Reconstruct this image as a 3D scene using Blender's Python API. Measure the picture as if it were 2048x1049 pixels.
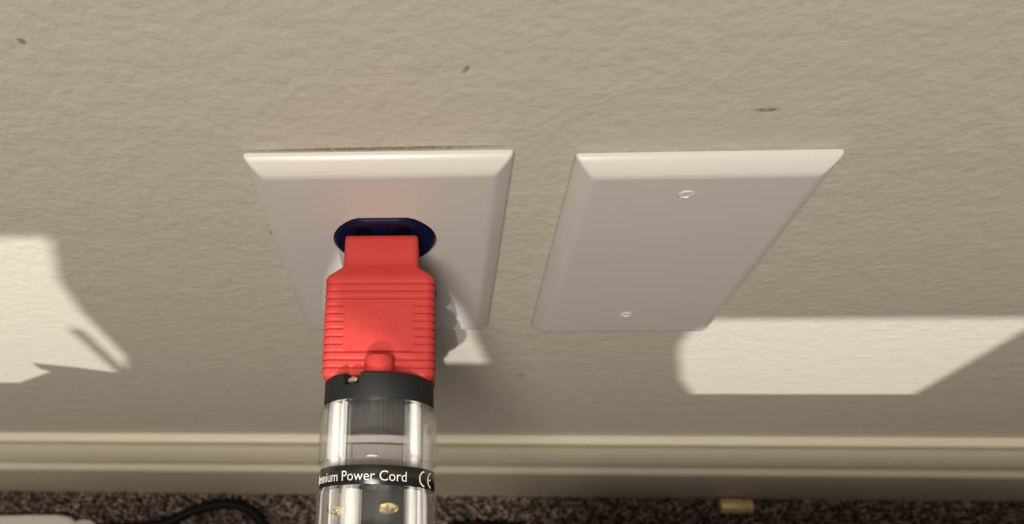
import bpy, bmesh, math, random
from math import sin, cos, pi, radians as rad, sqrt
from mathutils import Vector, Matrix

random.seed(7)
K = 0.001                                   # everything below is measured in millimetres
for o in list(bpy.data.objects):
    bpy.data.objects.remove(o)
scn = bpy.context.scene
COL = scn.collection

# ------------------------------------------------------------------ camera, light, exposure
# X runs along the wall, Y into the wall (wall plaster at Y = 0), Z up; the origin is the middle of the outlet plate
CAM = Vector((16.58, -119.17, 226.35))
PITCH, YAW, ROLL, FPX = 1.09378, -0.15256, 0.14560, 1591.9
fwd = Vector((sin(YAW) * cos(PITCH), cos(YAW) * cos(PITCH), -sin(PITCH)))
right = Vector((cos(YAW), -sin(YAW), 0))
down = fwd.cross(right)
r2 = cos(ROLL) * right + sin(ROLL) * down
d2 = -sin(ROLL) * right + cos(ROLL) * down
cd = bpy.data.cameras.new('camera')
cam = bpy.data.objects.new('camera', cd)
COL.objects.link(cam)
M = Matrix.Identity(4)
for i in range(3):
    M[i][0] = r2[i]; M[i][1] = -d2[i]; M[i][2] = -fwd[i]; M[i][3] = CAM[i] * K
cam.matrix_world = M
cd.sensor_width = 36.0
cd.lens = FPX / 2048 * 36.0
cd.shift_x = (1024 - 769.5) / 2048
cd.clip_start = 0.005
cd.clip_end = 50
cd.dof.use_dof = True
cd.dof.focus_distance = 0.212
cd.dof.aperture_fstop = 17.0
scn.camera = cam

w = bpy.data.worlds.new('world')
scn.world = w
w.use_nodes = True
w.node_tree.nodes['Background'].inputs[0].default_value = (1.0, 0.93, 0.82, 1)
w.node_tree.nodes['Background'].inputs[1].default_value = 0.075

LAMP = Vector((-200, -2000, 1550))          # small bright bulb across the room
def light(name, kind, loc, power, color, **kw):
    d = bpy.data.lights.new(name, kind)
    d.energy = power; d.color = color
    for k, v in kw.items(): setattr(d, k, v)
    o = bpy.data.objects.new(name, d)
    COL.objects.link(o)
    o.location = Vector(loc) * K
    return o
light('room_bulb', 'POINT', LAMP, 285, (1.0, 0.98, 0.95), shadow_soft_size=0.010)
a = light('ceiling_lamp', 'AREA', (-130, -670, 1130), 18.5, (1.0, 0.925, 0.82), shape='DISK', size=0.5)
a.rotation_euler = Vector((130, 670, -1130)).to_track_quat('-Z', 'Y').to_euler()

scn.view_settings.view_transform = 'Standard'
scn.view_settings.look = 'None'
scn.view_settings.gamma = 1
scn.view_settings.exposure = 0.0
scn.view_settings.use_curve_mapping = False

# ------------------------------------------------------------------ helpers
def lin(*c):
    return tuple(((x / 255) / 12.92 if x <= 10 else (((x / 255) + 0.055) / 1.055) ** 2.4) for x in c) + (1,)

def mat(name, col, rough=0.5, metal=0.0, trans=0.0, ior=1.46, bump=None, mottle=None, spec=0.5, sss=0, coat=0):
    m = bpy.data.materials.new(name)
    m.use_nodes = True
    nt = m.node_tree
    b = nt.nodes['Principled BSDF']
    b.inputs['Base Color'].default_value = col
    b.inputs['Roughness'].default_value = rough
    b.inputs['Metallic'].default_value = metal
    b.inputs['IOR'].default_value = ior
    b.inputs['Transmission Weight'].default_value = trans
    b.inputs['Specular IOR Level'].default_value = spec
    b.inputs['Coat Weight'].default_value = coat
    tc = nt.nodes.new('ShaderNodeTexCoord')
    if mottle:                               # (scale, second colour, detail)
        n = nt.nodes.new('ShaderNodeTexNoise')
        n.inputs['Scale'].default_value = mottle[0]
        n.inputs['Detail'].default_value = mottle[2]
        rp = nt.nodes.new('ShaderNodeValToRGB')
        rp.color_ramp.elements[0].position = 0.35; rp.color_ramp.elements[1].position = 0.65
        rp.color_ramp.elements[0].color = col; rp.color_ramp.elements[1].color = mottle[1]
        nt.links.new(tc.outputs['Object'], n.inputs['Vector'])
        nt.links.new(n.outputs['Fac'], rp.inputs['Fac'])
        nt.links.new(rp.outputs['Color'], b.inputs['Base Color'])
    if bump:                                 # list of (scale, detail, distance mm)
        last = None
        for sc, det, dist in bump:
            n = nt.nodes.new('ShaderNodeTexNoise')
            n.inputs['Scale'].default_value = sc
            n.inputs['Detail'].default_value = det
            bp = nt.nodes.new('ShaderNodeBump')
            bp.inputs['Distance'].default_value = dist * K
            nt.links.new(tc.outputs['Object'], n.inputs['Vector'])
            nt.links.new(n.outputs['Fac'], bp.inputs['Height'])
            if last: nt.links.new(last.outputs['Normal'], bp.inputs['Normal'])
            last = bp
        nt.links.new(last.outputs['Normal'], b.inputs['Normal'])
    return m

def obj(name, verts, faces, m, parent=None, smooth=True, sharp=35):
    """one mesh object from world millimetres; a child is stored relative to its thing"""
    base = Vector((0, 0, 0))
    p = parent
    while p is not None:
        base += Vector(p.location); p = p.parent
    me = bpy.data.meshes.new(name)
    me.from_pydata([tuple(Vector(v) * K - base) for v in verts], [], faces)
    bm = bmesh.new(); bm.from_mesh(me)
    bmesh.ops.remove_doubles(bm, verts=bm.verts, dist=1e-6)
    bmesh.ops.recalc_face_normals(bm, faces=bm.faces)
    bm.to_mesh(me); bm.free()
    me.materials.append(m)
    if smooth:
        for f in me.polygons: f.use_smooth = True
        me.set_sharp_from_angle(angle=rad(sharp))
    o = bpy.data.objects.new(name, me)
    COL.objects.link(o)
    if parent: o.parent = parent
    return o

def thing(name, label, cat, loc, group=None):
    o = bpy.data.objects.new(name, None)
    COL.objects.link(o)
    o.location = Vector(loc) * K
    o.empty_display_size = 0.01
    o['label'] = label; o['category'] = cat
    if group: o['group'] = group
    return o

def tag(o, label=None, cat=None, kind=None):
    if label: o['label'] = label
    if cat: o['category'] = cat
    if kind: o['kind'] = kind
    return o

def loft(rings, cap0=True, cap1=True, close=False):
    """faces over equal rings of points (each ring closed); close joins the last ring to the first"""
    n = len(rings[0]); V = [p for r in rings for p in r]; F = []
    m_ = len(rings)
    for i in range(m_ if close else m_ - 1):
        a_, b_ = i * n, ((i + 1) % m_) * n
        for j in range(n):
            k = (j + 1) % n
            F.append((a_ + j, a_ + k, b_ + k, b_ + j))
    if not close:
        if cap0: F.append(tuple(range(n - 1, -1, -1)))
        if cap1: F.append(tuple(range((m_ - 1) * n, m_ * n)))
    return V, F

def rrect(hw, hh, r, n=6, cx=0, cy=0):
    """rounded rectangle outline, counter-clockwise"""
    pts = []
    for qx, qy, a0 in ((1, 1, 0), (-1, 1, 90), (-1, -1, 180), (1, -1, 270)):
        for i in range(n + 1):
            t = rad(a0 + 90 * i / n)
            pts.append((cx + qx * (hw - r) + r * cos(t), cy + qy * (hh - r) + r * sin(t)))
    return pts

def box(x0, x1, y0, y1, z0, z1, r=1.0):
    """box with rounded edges, as a loft upwards"""
    cx, cy, hw, hh = (x0 + x1) / 2, (y0 + y1) / 2, (x1 - x0) / 2, (y1 - y0) / 2
    rings = []
    for dz, ins in ((0, r), (r * .3, r * .3), (r, 0)):
        rings.append([(x, y, z0 + dz) for x, y in rrect(hw - ins, hh - ins, r, 3, cx, cy)])
    for dz, ins in ((r, 0), (r * .3, r * .3), (0, r)):
        rings.append([(x, y, z1 - dz) for x, y in rrect(hw - ins, hh - ins, r, 3, cx, cy)])
    return loft(rings)

def merge(*parts):
    V, F = [], []
    for v, f in parts:
        n = len(V); V += list(v); F += [tuple(i + n for i in q) for q in f]
    return V, F

def tube(pts, r, n=12, caps=True):
    """round tube along a polyline of Vectors; r a number or one per point"""
    pts = [Vector(p) for p in pts]
    rings = []
    up = None
    for i, p in enumerate(pts):
        t = (pts[min(i + 1, len(pts) - 1)] - pts[max(i - 1, 0)]).normalized()
        if up is None:
            up = t.orthogonal().normalized()
        up = (up - t * up.dot(t)).normalized()
        sd = t.cross(up)
        rr = r[i] if isinstance(r, (list, tuple)) else r
        rings.append([tuple(p + rr * (cos(2 * pi * j / n) * up + sin(2 * pi * j / n) * sd)) for j in range(n)])
    return loft(rings, caps, caps)

def spline(ctrl, per=10):
    """Catmull-Rom through control points"""
    c = [Vector(p) for p in ctrl]
    c = [2 * c[0] - c[1]] + c + [2 * c[-1] - c[-2]]
    out = []
    for i in range(1, len(c) - 2):
        for j in range(per):
            t = j / per
            p0, p1, p2, p3 = c[i - 1:i + 3]
            out.append(.5 * ((2 * p1) + (p2 - p0) * t + (2 * p0 - 5 * p1 + 4 * p2 - p3) * t * t + (3 * p1 - p0 - 3 * p2 + p3) * t ** 3))
    out.append(c[-2])
    return out

# plug frame: s along the axis out of the wall, u sideways, w up
PSI, DROOP = rad(-0.3), rad(5.0)
AX = Vector((sin(PSI), -cos(DROOP) * cos(PSI), -sin(DROOP))).normalized()
AU = Vector((cos(PSI), sin(PSI), 0))
AW = AX.cross(AU)
if AW.z < 0: AW = -AW
PO = Vector((-0.45, -8, 18.0))
def plug(s, u, ww):
    return tuple(PO + AX * s + AU * u + AW * ww)

def revolve(profile, n=96, close=True):
    """ring of the closed profile (s, r) about the plug axis"""
    rings = []
    for i in range(n):
        t = 2 * pi * i / n
        rings.append([plug(s, r * sin(t), r * cos(t)) for s, r in profile])
    return loft(rings, close=True)

def disc_stack(profile, n=64, at=(0, 0)):
    """solid of revolution about a line parallel to the plug axis through (u, w)"""
    rings = [[plug(s, at[0] + r * sin(2 * pi * j / n), at[1] + r * cos(2 * pi * j / n)) for j in range(n)] for s, r in profile]
    return loft(rings)

def letters(text, size=1.0, extrude=0.0):
    c = bpy.data.curves.new('lettering', 'FONT')
    c.body = text; c.size = size; c.extrude = extrude; c.resolution_u = 4
    o = bpy.data.objects.new('lettering', c)
    COL.objects.link(o)
    dg = bpy.context.evaluated_depsgraph_get()
    me = o.evaluated_get(dg).to_mesh()
    V = [tuple(v.co) for v in me.vertices]; F = [tuple(p.vertices) for p in me.polygons]
    o.evaluated_get(dg).to_mesh_clear()
    bpy.data.objects.remove(o); bpy.data.curves.remove(c)
    return V, F

# ------------------------------------------------------------------ materials
def wall_material():
    m = mat('painted_plaster', lin(202, 195, 180), 0.55, spec=0.3,
            bump=[(110, 2.0, 0.42), (320, 4.0, 0.30), (1500, 2.0, 0.06)])
    nt = m.node_tree
    b = nt.nodes['Principled BSDF']
    tc = nt.nodes['Texture Coordinate']
    # small dark scuffs, and last a thin dark line along the outlet plate's top edge: (x mm, z mm, half length, half height, slant)
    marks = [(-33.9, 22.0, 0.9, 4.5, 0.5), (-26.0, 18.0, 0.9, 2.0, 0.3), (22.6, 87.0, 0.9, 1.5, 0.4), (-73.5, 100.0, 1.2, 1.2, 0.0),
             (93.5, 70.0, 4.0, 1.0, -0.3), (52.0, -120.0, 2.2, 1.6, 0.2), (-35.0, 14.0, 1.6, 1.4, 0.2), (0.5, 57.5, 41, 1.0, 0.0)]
    sep = nt.nodes.new('ShaderNodeSeparateXYZ')
    nz = nt.nodes.new('ShaderNodeTexNoise'); nz.inputs['Scale'].default_value = 700; nz.inputs['Detail'].default_value = 2
    nt.links.new(tc.outputs['Object'], nz.inputs['Vector'])
    nt.links.new(tc.outputs['Object'], sep.inputs[0])
    def math_(op, a_, b_=None):
        n = nt.nodes.new('ShaderNodeMath'); n.operation = op
        for i, x in enumerate((a_, b_)):
            if x is None: continue
            if isinstance(x, (int, float)): n.inputs[i].default_value = x
            else: nt.links.new(x, n.inputs[i])
        return n.outputs[0]
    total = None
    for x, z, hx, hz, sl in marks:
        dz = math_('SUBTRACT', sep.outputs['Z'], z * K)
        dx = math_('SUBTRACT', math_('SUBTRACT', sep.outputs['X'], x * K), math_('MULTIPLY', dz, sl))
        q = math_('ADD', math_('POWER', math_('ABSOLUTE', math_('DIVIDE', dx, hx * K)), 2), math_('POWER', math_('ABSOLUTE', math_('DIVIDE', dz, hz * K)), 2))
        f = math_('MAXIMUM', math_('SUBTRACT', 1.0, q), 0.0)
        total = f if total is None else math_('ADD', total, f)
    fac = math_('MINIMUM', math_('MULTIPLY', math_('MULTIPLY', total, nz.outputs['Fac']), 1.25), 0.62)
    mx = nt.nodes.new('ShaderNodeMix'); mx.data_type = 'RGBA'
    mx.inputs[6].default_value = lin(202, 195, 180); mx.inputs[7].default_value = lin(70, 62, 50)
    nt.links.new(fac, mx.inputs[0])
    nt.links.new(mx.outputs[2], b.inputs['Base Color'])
    return m
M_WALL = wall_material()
M_TRIM = mat('trim_paint', lin(206, 196, 173), 0.42, bump=[(60, 2, 0.15)])
M_PLATE = mat('white_plate_plastic', lin(208, 203, 197), 0.3, bump=[(900, 2, 0.01)])
M_BLUE = mat('blue_nylon', lin(8, 21, 50), 0.4, spec=0.3)
M_DARK = mat('dark_slot', lin(3, 3, 5), 0.8, spec=0.1)
M_RED = mat('red_rubber_plastic', lin(184, 58, 54), 0.55, spec=0.3, bump=[(1800, 2, 0.02)])
M_BLACK = mat('black_plastic', lin(27, 27, 26), 0.6, spec=0.25, bump=[(2500, 1, 0.01)])
M_LABEL = mat('black_label_film', lin(22, 22, 22), 0.22)
M_SILVER = mat('silver_print', lin(225, 222, 205), 0.3, metal=0.35)
M_CLEAR = mat('clear_polycarbonate', lin(246, 246, 246), 0.03, trans=1.0, ior=1.49)
nt = M_CLEAR.node_tree                       # part of the light passes straight through the thin wall
tr_ = nt.nodes.new('ShaderNodeBsdfTransparent'); mx_ = nt.nodes.new('ShaderNodeMixShader')
mx_.inputs[0].default_value = 0.5
nt.links.new(nt.nodes['Principled BSDF'].outputs[0], mx_.inputs[1]); nt.links.new(tr_.outputs[0], mx_.inputs[2])
nt.links.new(mx_.outputs[0], nt.nodes['Material Output'].inputs['Surface'])
M_CORE = mat('grey_core_plastic', lin(46, 46, 45), 0.4)
M_POST = mat('glint_white_plastic', lin(246, 244, 238), 0.3)  # white stands in for bright refraction in the clear columns
M_LINER = mat('grey_translucent_liner', lin(228, 224, 218), 0.35)
M_LEDGE = mat('grey_ledge_plastic', lin(150, 144, 138), 0.3)
M_BRASS = mat('plated_brass', lin(250, 236, 200), 0.25, metal=1.0)
M_STEEL = mat('nickel_screw', lin(225, 215, 195), 0.25, metal=1.0)
M_CORD = mat('black_cord_rubber', lin(7, 7, 7), 0.6, spec=0.25)
M_WHITE = mat('white_cord_plastic', lin(222, 216, 205), 0.4)
M_IVORY = mat('brass_barrel', lin(222, 198, 142), 0.45, metal=0.3)
M_CARPET = mat('carpet_base', lin(48, 40, 37), 0.95, mottle=(260, lin(80, 68, 62), 3), spec=0.1)
M_PILE = mat('carpet_yarn', lin(70, 61, 57), 0.95, mottle=(170, lin(184, 166, 150), 6), spec=0.1)
M_STAND = mat('dark_wood_veneer', lin(58, 42, 32), 0.5, mottle=(40, lin(72, 54, 40), 5))
M_CASE = mat('black_case', lin(30, 30, 31), 0.55)

# ------------------------------------------------------------------ setting
FLOOR = -334.0
# wall with a real thickness
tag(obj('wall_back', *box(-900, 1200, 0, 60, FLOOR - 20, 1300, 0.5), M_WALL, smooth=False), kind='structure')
tag(obj('floor', *box(-900, 1200, -1500, 0, FLOOR - 20, FLOOR, 0.5), M_CARPET, smooth=False), kind='structure')
prof = [(0.5, -226), (-3.3, -225.9), (-4.4, -226.5), (-4.9, -228), (-4.7, -231.5), (-5.0, -233.6), (-6.2, -235.5), (-8.2, -240.5), (-10.0, -247),
        (-10.9, -252), (-10.6, -256), (-11.2, -258.3), (-12.8, -259.4), (-13.8, -261.4), (-14.0, -265), (-14.0, -268), (-14.0, FLOOR), (0.5, FLOOR)]
rings = [[(x, y, z) for y, z in prof] for x in range(-700, 1101, 100)]
tag(obj('baseboard_back', *loft(rings), M_TRIM, sharp=50), kind='structure')

# ------------------------------------------------------------------ wall plates
def plate_mesh(W, H, T, cx, cz, rot, holes=()):
    """moulded cover plate: hidden step behind, straight rim, rounded slope, flat face (with openings)"""
    c, s = cos(rot), sin(rot)
    def place(x, y, z): return (cx + c * x + s * z, y, cz - s * x + c * z)
    prof = [(-0.05, 1.2, 0.6), (-0.7, 1.2, 0.6), (-0.7, 0.0, 0.8), (-1.3, 0.0, 0.8), (-2.0, 0.25, 0.8), (-3.1, 1.3, 0.8), (-4.2, 2.6, 0.9), (-5.0, 3.7, 1.0), (-5.35, 4.5, 1.1), (-T, 5.4, 1.2), (-T, 5.9, 1.2), (-T, 6.4, 1.2)]
    rings = [[place(x, y, z) for x, z in rrect(W / 2 - ins, H / 2 - ins, r, 6)] for y, ins, r in prof]
    V, F = loft(rings, True, False)
    n = len(rings[0]); first = len(V) - n
    if not holes:
        F.append(tuple(range(first, first + n)))
        return V, F
    # face with openings: triangulated fill between the outline and the opening loops
    bm = bmesh.new()
    loops = [[place(x, -T, z) for x, z in rrect(W / 2 - 6.4, H / 2 - 6.4, 1.2, 6)]] + [[place(x, -T, z) for x, z in h] for h in holes]
    ed = []
    for lp in loops:
        vs = [bm.verts.new(p) for p in lp]
        ed += [bm.edges.new((vs[i], vs[(i + 1) % len(vs)])) for i in range(len(vs))]
    bmesh.ops.triangle_fill(bm, use_beauty=True, use_dissolve=False, edges=ed)
    bm.verts.index_update()
    V2 = [tuple(v.co) for v in bm.verts]; F2 = [tuple(v.index for v in f.verts) for f in bm.faces]
    bm.free()
    walls = [loft([[place(x, -T, z) for x, z in h], [place(x, -1.0, z) for x, z in h]], False, False) for h in holes]
    return merge((V, F), (V2, F2), *walls)

def face_outline(cz, R=15.4, flat=13.4, n=40, grow=0.0):
    """socket face: a circle cut flat above and below"""
    out = []
    for i in range(n):
        t = 2 * pi * i / n
        x, z = (R + grow) * sin(t), (R + grow) * cos(t)
        lim = flat + grow
        out.append((x, cz + max(-lim, min(lim, z))))
    return out

ROT_A = -0.009
outlet = thing('wall_outlet', 'white outlet cover plate with a dark blue socket holding the red plug', 'outlet', (0, 0, 0))
obj('cover_plate', *plate_mesh(70, 114.4, 5.5, 0, 0, -ROT_A, (face_outline(18), face_outline(-20))), M_PLATE, outlet, sharp=30)
for cz in (18.0, -20.0):
    rings = []
    for y, g in ((-1.2, -0.5), (-4.6, -0.5), (-5.6, -0.55), (-6.1, -1.0), (-6.3, -1.9), (-6.0, -3.0), (-5.9, -4.0)):
        rings.append([(x, y, z) for x, z in face_outline(cz, grow=g)])
    rc = obj('socket_face', *loft(rings), M_BLUE, outlet)
    for sx in (-1, 1):
        pts = rrect(2.6, 4.6, 2.5, 6, sx * 5.6, cz + 4.2)
        obj('blade_slot', *loft([[(x, -4.0, z) for x, z in pts], [(x, -6.02, z) for x, z in pts]]), M_DARK, rc)
    pts = [(2.6 * cos(2 * pi * i / 20), cz - 7.5 + 2.6 * sin(2 * pi * i / 20)) for i in range(20)]
    obj('ground_hole', *loft([[(x, -4.0, z) for x, z in pts], [(x, -6.02, z) for x, z in pts]]), M_DARK, rc)
def wall_screw(parent, x, z, y0, tilt, m):
    """oval screw head with a cut slot, seated in a dimple of the plate"""
    rings = []
    for r, y in ((3.1, y0 + 0.5), (3.1, y0 - 0.06), (2.6, y0 - 0.1), (2.2, y0 - 0.02), (1.9, y0 - 0.36), (1.2, y0 - 0.42), (0.7, y0 + 0.3), (0.4, y0 + 0.45)):
        ring = []
        for i in range(32):
            t = 2 * pi * i / 32
            px, pz = r * cos(t), r * sin(t)
            q = abs(-px * sin(tilt) + pz * cos(tilt))
            ring.append((x + px, y + (0.25 if q < 0.3 and 0.8 < r < 2.0 else 0), z + pz))
        rings.append(ring)
    sc = obj('screw', *loft(rings), m, parent, sharp=25)
    return sc
wall_screw(outlet, 0, -1, -5.4, 0.4, M_PLATE)

blank = thing('blank_wall_plate', 'plain white blank wall plate with two painted screws, no socket', 'wall plate', (84.47, 0, -2.72))
obj('cover_plate', *plate_mesh(66.45, 114.4, 5.5, 84.47, -2.72, 0.0057), M_PLATE, blank, sharp=30)
wall_screw(blank, 81.8, 41.4, -5.45, 0.6, M_PLATE)
wall_screw(blank, 82.2, -39.2, -5.45, -0.3, M_PLATE)

# ------------------------------------------------------------------ red plug adapter
adapter = thing('plug_adapter', 'red ribbed plug adapter pushed into the blue socket', 'plug', PO)
GROOVES = [14.27 + i * 2.202 for i in range(12)]
def body_section(s, n=44):
    """half sizes of the body at s: half width, half height, corner radius"""
    keys = [(-1.4, 10.3, 6.0, 1.2), (-1.0, 10.75, 6.5, 1.4), (7.7, 10.7, 6.6, 1.5), (8.4, 10.9, 6.8, 1.6), (11.6, 14.9, 8.2, 2.2), (12.6, 15.5, 8.5, 2.6), (13.4, 15.6, 8.6, 2.8),
            (39.4, 15.5, 8.6, 2.8), (40.6, 15.2, 8.5, 2.8), (41.6, 13.6, 8.0, 3.2)]
    for a_, b_ in zip(keys, keys[1:]):
        if s <= b_[0]:
            t = (s - a_[0]) / (b_[0] - a_[0])
            t = max(0, t)
            return [a_[i] + (b_[i] - a_[i]) * t for i in (1, 2, 3)]
    return keys[-1][1:]
PX0, PX1, PS0, PS1 = -9.75, 9.75, 20.3, 34.1
def body():
    ss = [-1.4, -1.0, 0.2, 2, 4, 6, 7.7, 8.4] + [8.4 + 3.2 * i / 6 for i in range(1, 7)] + [12.1, 12.6, 13.0]
    s = 13.2
    while s < 39.6: ss.append(s); s += 0.1835
    ss += [39.8, 40.2, 40.6, 41.0, 41.4, 41.6]
    rings = []
    for s in ss:
        hw, hh, r = body_section(s)
        base = []
        # top edge sampled densely so that the smooth lettered panel keeps crisp sides
        us = [-1 + 2 * i / 90 for i in range(91)]
        top = [(u_ * (hw - r), hh) for u_ in us]
        arc = lambda cx, cy, a0: [(cx + r * cos(rad(a0 - 90 * i / 7)), cy + r * sin(rad(a0 - 90 * i / 7))) for i in range(1, 7)]
        pts = top + arc(hw - r, hh - r, 90) + [(hw, (hh - r) * (1 - 2 * i / 8)) for i in range(9)] + arc(hw - r, -hh + r, 0) \
            + [(-x, -y) for x, y in top] + [(-x, -y) for x, y in arc(hw - r, hh - r, 90)] + [(-hw, -(hh - r) * (1 - 2 * i / 8)) for i in range(9)] + [(-x, -y) for x, y in arc(hw - r, -hh + r, 0)]
        cut = 0.0
        if GROOVES[0] - 1.2 < s < GROOVES[-1] + 1.2:
            ph = ((s - GROOVES[0]) / 2.202) % 1.0
            ph = min(ph, 1 - ph) * 2.202                    # distance from the nearest groove
            cut = 0.62 * math.exp(-(ph / 0.36) ** 2) - 0.10 * cos(ph / 1.101 * pi)
            cut = max(cut, 0) + 0.12 * (1 - min(1, ph / 1.1)) ** 2
        ring = []
        for x, y in pts:
            k = cut
            if y > hh - 0.01 or y < -hh + 0.01:
                # rounded lower corners of the panel
                rr = 1.6
                inx = PX0 < x < PX1 and PS0 < s < PS1
                if inx and s > PS1 - rr and abs(x) > PX1 - rr:
                    inx = (s - PS1 + rr) ** 2 + (abs(x) - PX1 + rr) ** 2 < rr * rr
                if inx: k = 0.05
            L = sqrt(x * x + y * y)
            nx, ny = (0, 1 if y > 0 else -1) if abs(y) > hh - 0.01 else (x / L, y / L)
            ring.append(plug(s, x - nx * k, y - ny * k))
        rings.append(ring)
    return loft(rings)
obj('body', *body(), M_RED, adapter, sharp=60)
def boss():
    rings = []
    for s, k in ((36.1, 0.93), (36.2, 0.98), (36.4, 1.0), (41.3, 1.03)):
        R = 3.95 * k
        ring = [(R * cos(rad(180 * i / 20)), 9.3 + R * 1.02 * sin(rad(180 * i / 20))) for i in range(21)] + [(-R * 1.0, 8.0), (R * 1.0, 8.0)]
        rings.append([plug(s, 0.55 + x, y) for x, y in ring])
    return loft(rings)
obj('ground_boss', *boss(), M_RED, adapter, sharp=40)
def emboss(text, s, width, height):
    V, F = letters(text, 1.0, 0.05)
    x0, x1 = min(v[0] for v in V), max(v[0] for v in V); y0, y1 = min(v[1] for v in V), max(v[1] for v in V)
    return [plug(s - ((y - y0) / (y1 - y0) - .5) * height, 0.15 + ((x - x0) / (x1 - x0) - .5) * width, 8.55 + (0.17 if z > 0 else -0.05)) for x, y, z in V], F
obj('raised_lettering', *merge(emboss('FCC', 23.6, 5.8, 2.6), emboss('EN-15F', 27.7, 10.4, 2.6)), M_RED, adapter, smooth=False)
# prongs that bridge the small gap to the socket
for sx in (-1, 1):
    obj('blade', *loft([[plug(s, sx * 6.1 + x, y) for x, y in rrect(0.75, 3.2, 0.3, 2, 0, 0)] for s in (-3.5, 1.2)]), M_STEEL, adapter)

# ------------------------------------------------------------------ power cord connector
cord = thing('power_cord', 'clear barrel power cord connector with a black collar plugged onto the red adapter', 'power cord', plug(42, 0, 0))
def collar():
    n = 192
    rings = []
    for i in range(n):
        t = 2 * pi * i / n
        deg = (math.degrees(t) + 180) % 360 - 180
        s0 = 44.1 if -35.5 < deg < -15.5 else 41.3
        pr = [(s0, 11.6), (s0, 14.7), (s0 + 0.3, 15.0), (47.6, 15.05), (48.1, 14.8), (48.1, 11.6)]
        rings.append([plug(s, r * sin(t), r * cos(t)) for s, r in pr])
    return loft(rings, close=True)
obj('collar', *collar(), M_BLACK, cord, sharp=40)
obj('front_disc', *disc_stack([(42.0, 8), (42.0, 11.7), (46.5, 11.7), (46.5, 8)]), M_DARK, cord)
def radial_screw(parent, s, u, ww, r, h, m, slot=0.5, ang=0.5, sq=1.0):
    """slotted screw head whose axis points away from the plug axis"""
    th = math.atan2(u, ww)
    e = Vector((0, sin(th), cos(th)))
    ax2 = Vector((0, cos(th), -sin(th)))
    rings = []
    for k, dh in ((1, -h), (1, -0.3), (0.85, -0.05), (0.5, 0.05), (0.2, 0.08)):
        ring = []
        for i in range(36):
            t = 2 * pi * i / 36
            px, py = r * k * cos(t), r * k * sin(t)
            q = abs(-px * sin(ang) + py * cos(ang))
            dd = dh - (0.7 if q < slot and dh > -0.2 else 0)
            ring.append(plug(s + px * sq, u + ax2.y * py + e.y * dd, ww + ax2.z * py + e.z * dd))
        rings.append(ring)
    return obj('screw', *loft(rings), m, parent, sharp=25)
radial_screw(cord, 43.1, -6.2, 12.6, 1.6, 2.0, M_STEEL, 0.01, 0.5, 0.6)
# clear shells are hollow and thick walled
obj('clear_shell', *revolve([(48.15, 12.4), (48.15, 14.9), (48.5, 15.3), (49.6, 15.75), (51.0, 15.9), (62.6, 16.0), (63.3, 15.8), (63.6, 15.1), (65.1, 15.0), (65.1, 12.4)]), M_CLEAR, cord, sharp=30)
obj('clear_shell', *revolve([(69.95, 12.4), (69.95, 14.9), (70.3, 15.2), (71.4, 15.8), (72.4, 16.0), (94, 16.3), (96.5, 15.6), (97.2, 13.0), (97.2, 12.4)]), M_CLEAR, cord, sharp=30)
obj('label_band', *revolve([(65.15, 12.4), (65.15, 15.15), (65.3, 15.25), (69.75, 15.25), (69.9, 15.15), (69.9, 12.4)]), M_LABEL, cord, sharp=50)
def on_band(x, y, dz):
    th = x / 15.25
    r = 15.27 + dz
    return plug(67.75 - y, r * sin(th), r * cos(th))
def label_text():
    Vp, _ = letters('Power Cord', 1.0)
    V, F = letters('Premium Power Cord', 1.0, 0.02)
    wp = max(v[0] for v in Vp) - min(v[0] for v in Vp)
    sx = 17.1 / wp
    xr = max(v[0] for v in V)
    y0, y1 = min(v[1] for v in V), max(v[1] for v in V)
    return [on_band(8.9 + (x - xr) * sx, ((y - y0) / (y1 - y0) - .5) * 2.5, 0.05 if z > 0 else -0.04) for x, y, z in V], F
def ce_mark():
    parts = []
    def arc(cx):
        R0, R1 = 1.55, 2.0
        a_ = []
        for i in range(19):
            t = rad(90 + 180 * i / 18)
            a_.append([(cx + r * cos(t), r * sin(t)) for r in (R0, R1)])
        rings = [[on_band(p[0][0], p[0][1], -.04), on_band(p[1][0], p[1][1], -.04), on_band(p[1][0], p[1][1], .05), on_band(p[0][0], p[0][1], .05)] for p in a_]
        return loft(rings)
    parts += [arc(15.0), arc(18.6)]
    parts.append(loft([[on_band(x, y, d) for x, y in ((x_, -.22), (x_, .22))] + [on_band(x_, .22, .05 if d < 0 else 0), on_band(x_, -.22, .05)] for x_, d in ((17.0, -.04), (18.3, -.04))]))
    return merge(*parts)
obj('printed_lettering', *label_text(), M_SILVER, cord, smooth=False)
obj('printed_mark', *ce_mark(), M_SILVER, cord, smooth=False)
# inside: dark grey terminal block, screw columns whitened for their bright refraction, clamps
def ribbed_block(s0, s1, u0, u1, wt, wb, pitch, amp):
    n = int((u1 - u0) / (pitch / 4))
    top = []
    for i in range(n + 1):
        u_ = u0 + (u1 - u0) * i / n
        e = ((u_ - (u0 + u1) / 2) / ((u1 - u0) / 2)) ** 2
        top.append((u_, wt - 1.6 * e + (amp if i % 4 in (1, 2) else 0)))
    ring = top + [(u1, wb), (u0, wb)]
    return loft([[plug(s, *p) for p in ring] for s in (s0, s1)])
obj('terminal_block', *ribbed_block(46.6, 57.0, -7.2, 7.6, 11.2, -9, 1.2, 0.18), M_CORE, cord, smooth=False)
obj('terminal_ledge', *ribbed_block(57.0, 58.8, -7.4, 7.8, 10.2, -9, 0.9, 0.1), M_LEDGE, cord, smooth=False)
obj('terminal_ledge', *ribbed_block(59.2, 64.6, -7.4, 7.8, 9.4, -9, 0.9, 0.25), M_LEDGE, cord, smooth=False)
obj('terminal_block', *ribbed_block(66.0, 96.0, -3.4, 7.7, 11.2, -9, 3.0, 0.08), M_CORE, cord, smooth=False)
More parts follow.
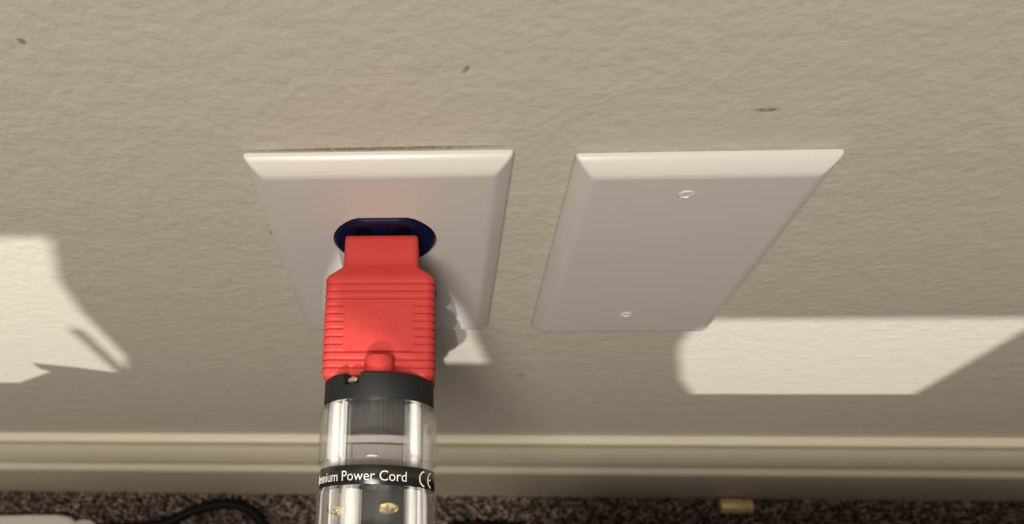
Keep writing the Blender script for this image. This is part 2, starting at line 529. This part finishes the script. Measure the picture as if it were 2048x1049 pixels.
obj('clamp_block', *ribbed_block(70.4, 96.0, -7.6, -3.6, 10.2, -6, 1.2, 0.35), M_LINER, cord, smooth=False)
for u_, ww, rr in ((-9.9, 7.0, 1.7), (-7.75, 10.3, 0.45), (9.6, 7.2, 1.3)):
    obj('screw_column', *disc_stack([(48.3, rr * .9), (48.6, rr), (64.6, rr), (64.9, rr * .9)], 24, (u_, ww)), M_POST, cord)
for u_, ww, rr in ((-11.3, 3.6, 0.8), (9.0, 8.0, 0.8), (11.0, 4.8, 0.9)):
    obj('screw_column', *disc_stack([(70.1, rr * .9), (70.4, rr), (96, rr), (96.4, rr * .9)], 24, (u_, ww)), M_POST, cord)
def liner(s0, s1, a0, a1):
    rings = []
    for i in range(61):
        t = rad(a0 + (a1 - a0) * i / 60)
        rings.append([plug(s_, r_ * sin(t), r_ * cos(t)) for s_, r_ in ((s0, 11.7), (s0, 12.2), (s1, 12.2), (s1, 11.7))])
    return loft(rings)
obj('liner', *liner(48.4, 64.8, 52, 308), M_LINER, cord)
obj('liner', *liner(70.2, 96, 52, 308), M_LINER, cord)
radial_screw(cord, 75.3, 3.9, 11.9, 2.3, 3.0, M_BRASS, 0.4, 1.2, 0.62)
radial_screw(cord, 75.8, -9.3, 8.2, 1.9, 3.0, M_BRASS, 0.35, 0.9, 0.7)
obj('end_gland', *disc_stack([(96.6, 11), (96.6, 12.2), (104, 12.0), (108, 9), (118, 6.2), (118, 4)]), M_BLACK, cord)
e0 = Vector(plug(116, 0, 0))
path = spline([e0, e0 + Vector((-1, -22, -6)), e0 + Vector((-2, -44, -40)), e0 + Vector((-3, -56, -130)), Vector((-4, -192, FLOOR + 60)), Vector((-4, -222, FLOOR + 16)), Vector((-3, -270, FLOOR + 11)), Vector((0, -330, FLOOR + 11)), Vector((2, -440, FLOOR + 11))])
obj('cable', *tube(path, 5.0, 16), M_CORD, cord)

# ------------------------------------------------------------------ small things on the carpet
CT = -328.5                                   # where a cable lies on the pile
p = spline([(-330, -52, CT + 2), (-250, -44, CT + 2.4), (-205, -39, CT + 2.4), (-175, -36, CT + 2.6), (-155, -27.5, CT + 3), (-134, -22.5, CT + 3.4), (-116, -25.5, CT + 3), (-104, -36, CT + 2.4), (-94, -52, CT + 2), (-84, -74, CT + 2), (-60, -120, CT + 2)], 14)
tag(obj('thin_cable', *tube(p, 3.3, 12), M_CORD), 'thin black cable looping over the carpet beside the white plug', 'cable')
p = spline([(-215, -62, CT + 3), (-190, -43, CT + 3.2), (-160, -40.5, CT + 3.2), (-130, -43, CT + 3), (-105, -58, CT + 3), (-80, -90, CT + 3)], 14)
tag(obj('thick_cable', *tube(p, 3.6, 12), M_CORD), 'thicker black cable behind the thin looping cable at the carpet edge', 'cable')
p = spline([(5, -120, CT + 3), (12, -60, CT + 3), (20, -37.5, CT + 3), (50, -34.5, CT + 3), (95, -38.5, CT + 3), (150, -41.5, CT + 3), (205, -46, CT + 3), (260, -60, CT + 3)], 14)
tag(obj('flat_cable', *tube(p, 3.2, 12), M_CORD), 'black cable lying on the carpet below the blank wall plate', 'cable')

wp = thing('white_plug', 'white plastic plug lying on the carpet near the black cables', 'plug', (-250, -42, CT))
rings = []
for x, hw, hh in ((-330, 7.5, 4.6), (-300, 7.6, 4.8), (-262, 7.6, 4.9), (-246, 7.2, 4.7), (-238, 6.0, 4.1), (-234.5, 4.2, 3.2), (-233.2, 2.4, 2.0)):
    rings.append([(x, -38.5 + (x + 240) * 0.03 + y, CT + 6 + z) for y, z in rrect(hw, hh, min(hw, hh) * .6, 5)])
obj('body', *loft(rings), M_WHITE, wp, sharp=40)
p = spline([(-234, -38.5, CT + 6), (-228, -36.5, CT + 5.4), (-222, -38, CT + 4.8), (-218, -45, CT + 4), (-217, -60, CT + 3), (-222, -90, CT + 3)], 10)
obj('lead', *tube(p, [3.0 if i % 2 else 2.5 for i in range(len(p))], 12), M_WHITE, wp)

bc = thing('brass_connector', 'small brass barrel connector lying against the skirting board', 'connector', (207, -20.2, CT))
def barrel(x0, prof_):
    rings = []
    for dx, r in prof_:
        rings.append([(x0 + dx, -20.2 + r * cos(2 * pi * i / 28), CT + 5.6 + r * sin(2 * pi * i / 28)) for i in range(28)])
    return loft(rings)
obj('barrel', *barrel(196.8, [(0, 3.8), (0.3, 4.6), (1.0, 4.9), (14.6, 4.9), (15.0, 4.5)]), M_IVORY, bc)
obj('ring_end', *barrel(196.8, [(14.8, 3.8), (15.0, 4.1), (17.2, 4.1), (17.4, 5.0), (19.9, 5.0), (20.3, 4.5), (20.3, 2.8)]), M_IVORY, bc)

# carpet pile: short leaning tufts, real geometry near the wall where the photo shows it
def pile():
    V, F = [], []
    rnd = random.Random(3)
    y = -14.6
    while y > -92:
        x = -340.0
        while x < 560:
            px, py = x + rnd.uniform(-1.2, 1.2), y + rnd.uniform(-1.2, 1.2)
            h = rnd.uniform(4.0, 8.2)
            ax_, ay_ = rnd.uniform(-2.6, 2.6), rnd.uniform(-2.6, 2.0)
            if py > -16.5: ay_ = -abs(ay_)
            r0 = rnd.uniform(0.65, 1.15); a0 = rnd.uniform(0, 6)
            n = len(V)
            for k, (hh, rr) in enumerate(((0, r0), (0.55, r0 * 1.15), (1.0, r0 * .55))):
                for j in range(4):
                    t = a0 + j * pi / 2 + k * 0.5
                    V.append((px + ax_ * hh * hh + rr * cos(t), min(-14.1, py + ay_ * hh * hh + rr * sin(t)), FLOOR + 0.1 + h * hh))
            for k in range(2):
                for j in range(4):
                    q = (j + 1) % 4
                    F.append((n + 4 * k + j, n + 4 * k + q, n + 4 * k + 4 + q, n + 4 * k + 4 + j))
            F.append((n + 8, n + 9, n + 10, n + 11))
            x += 2.3
        y -= 2.3
    return V, F
V, F = pile()
me = bpy.data.meshes.new('carpet_pile')
me.from_pydata([tuple(Vector(v) * K) for v in V], [], F)
me.materials.append(M_PILE)
for f in me.polygons: f.use_smooth = True
cp = bpy.data.objects.new('carpet_pile', me)
COL.objects.link(cp)
tag(cp, 'brown and grey tufted carpet pile along the skirting board', 'carpet', 'stuff')

# ------------------------------------------------------------------ unseen blockers added behind the camera to shape the wall light
def shade(X, Z, t):
    """where the ray from a wall point to the bulb passes the upright plane a fraction t of the way"""
    q = Vector((X, 0, Z)) * (1 - t) + LAMP * t
    return q.x, q.z
T2 = 0.25
Y2 = LAMP.y * T2
def sx(X): return shade(X, 0, T2)[0]
def sz(Z): return shade(0, Z, T2)[1]
stand = thing('shade_boards', 'added unseen wooden boards behind the camera that shade the wall', 'shade boards', (0, Y2 - 15, FLOOR))  # unseen boards added only to cut the bulb light into patches
def slab(name, x0, x1, z0, z1, depth=10):
    return obj(name, *box(x0, x1, Y2 - depth, Y2, z0, z1, 1.2), M_STAND, stand, smooth=False)
def low(Z, depth):                           # height of a lower edge at the face nearer the bulb
    return shade(0, Z, (-Y2 + depth) / -LAMP.y)[1]
slab('side_shade_board', sx(-290), sx(-262), FLOOR, sz(20))
slab('side_shade_board', sx(236), sx(330), FLOOR, sz(20))
edge = [shade(X, Z, T2) for X, Z in ((-13, 20), (-105, 20), (-108, 10), (-118, -18), (-121.5, -45), (-122, -95), (-130, -118), (-132, -200))]
edge = [(x, max(z, FLOOR)) for x, z in edge] + [(sx(-132), FLOOR), (sx(-23), FLOOR), shade(-23, -22, T2), shade(-19.5, 0, T2), shade(-15, 13, T2)]
obj('slit_shade_board', *loft([[(x, yy, z) for x, z in edge] for yy in (Y2 - 10, Y2)]), M_STAND, stand, smooth=False)
edge = [shade(X, Z, T2) for X, Z in ((-12, 20), (-12, 9), (0, 6), (13, -5), (22, -27), (25, -40), (28, -62), (34, -90), (38, -104), (38, -200))] + [(sx(38), FLOOR), (sx(138), FLOOR)]
edge += [shade(X, Z, T2) for X, Z in ((138, -153), (125, -127), (114, -89), (111, -70), (111, 20))]
obj('slit_shade_board', *loft([[(x, yy, z) for x, z in edge] for yy in (Y2 - 10, Y2)]), M_STAND, stand, smooth=False)
slab('upper_shade_board', sx(-290), sx(330), low(12, 40), sz(190), 40)
slab('lower_shade_board', sx(111), sx(236), low(-58, 12), low(12, 40), 12)
slab('shade_rail', sx(-30), sx(42), FLOOR, sz(-104))
slab('thin_shade_slat', sx(-134), sx(-128.5), FLOOR, sz(-62), 6)
T1 = 0.10
def case(name, X0, X1, Z, label, T1):
    x0, zt = shade(X0, Z, T1); x1, _ = shade(X1, Z, T1)
    y = LAMP.y * T1
    t = thing(name, label, 'shade_case', ((x0 + x1) / 2, y - 120, FLOOR))  # added box out of view; its top edge bounds a light patch
    obj('case', *box(x0, x1, y - 240, y, FLOOR + 8, zt, 2.0), M_CASE, t, smooth=False)
    for qx in (x0 + 25, x1 - 25):
        for qy in (y - 25, y - 215):
            obj('foot', *loft([[(qx + 12 * cos(2 * pi * i / 16), qy + 12 * sin(2 * pi * i / 16), z) for i in range(16)] for z in (FLOOR, FLOOR + 8.5)]), M_CORD, t)
    return (x0, x1, y, zt)
x0, x1, yb, zt = case('shade_case', -330, -60, -131, 'added unseen black box shading the wall on the thin cable side', 0.09)
case('shade_case', 62, 420, -147, 'added unseen black box shading the wall on the blank plate side', 0.056)

poly = [shade(X, Z, 0.09) for X, Z in ((-187, -131.5), (-160.5, -112.5), (-168.5, -104), (-150, -110), (-136, -116.5), (-118, -118.5), (-118, -131.5))]  # outline added only to notch the lower edge of the left light patch
tag(obj('shade_wedge', *loft([[(x, yy, z) for x, z in poly] for yy in (yb - 9, yb)]), M_CORD, smooth=False),
    'added unseen wedge on the black box, notching the light patch edge', 'shade wedge')
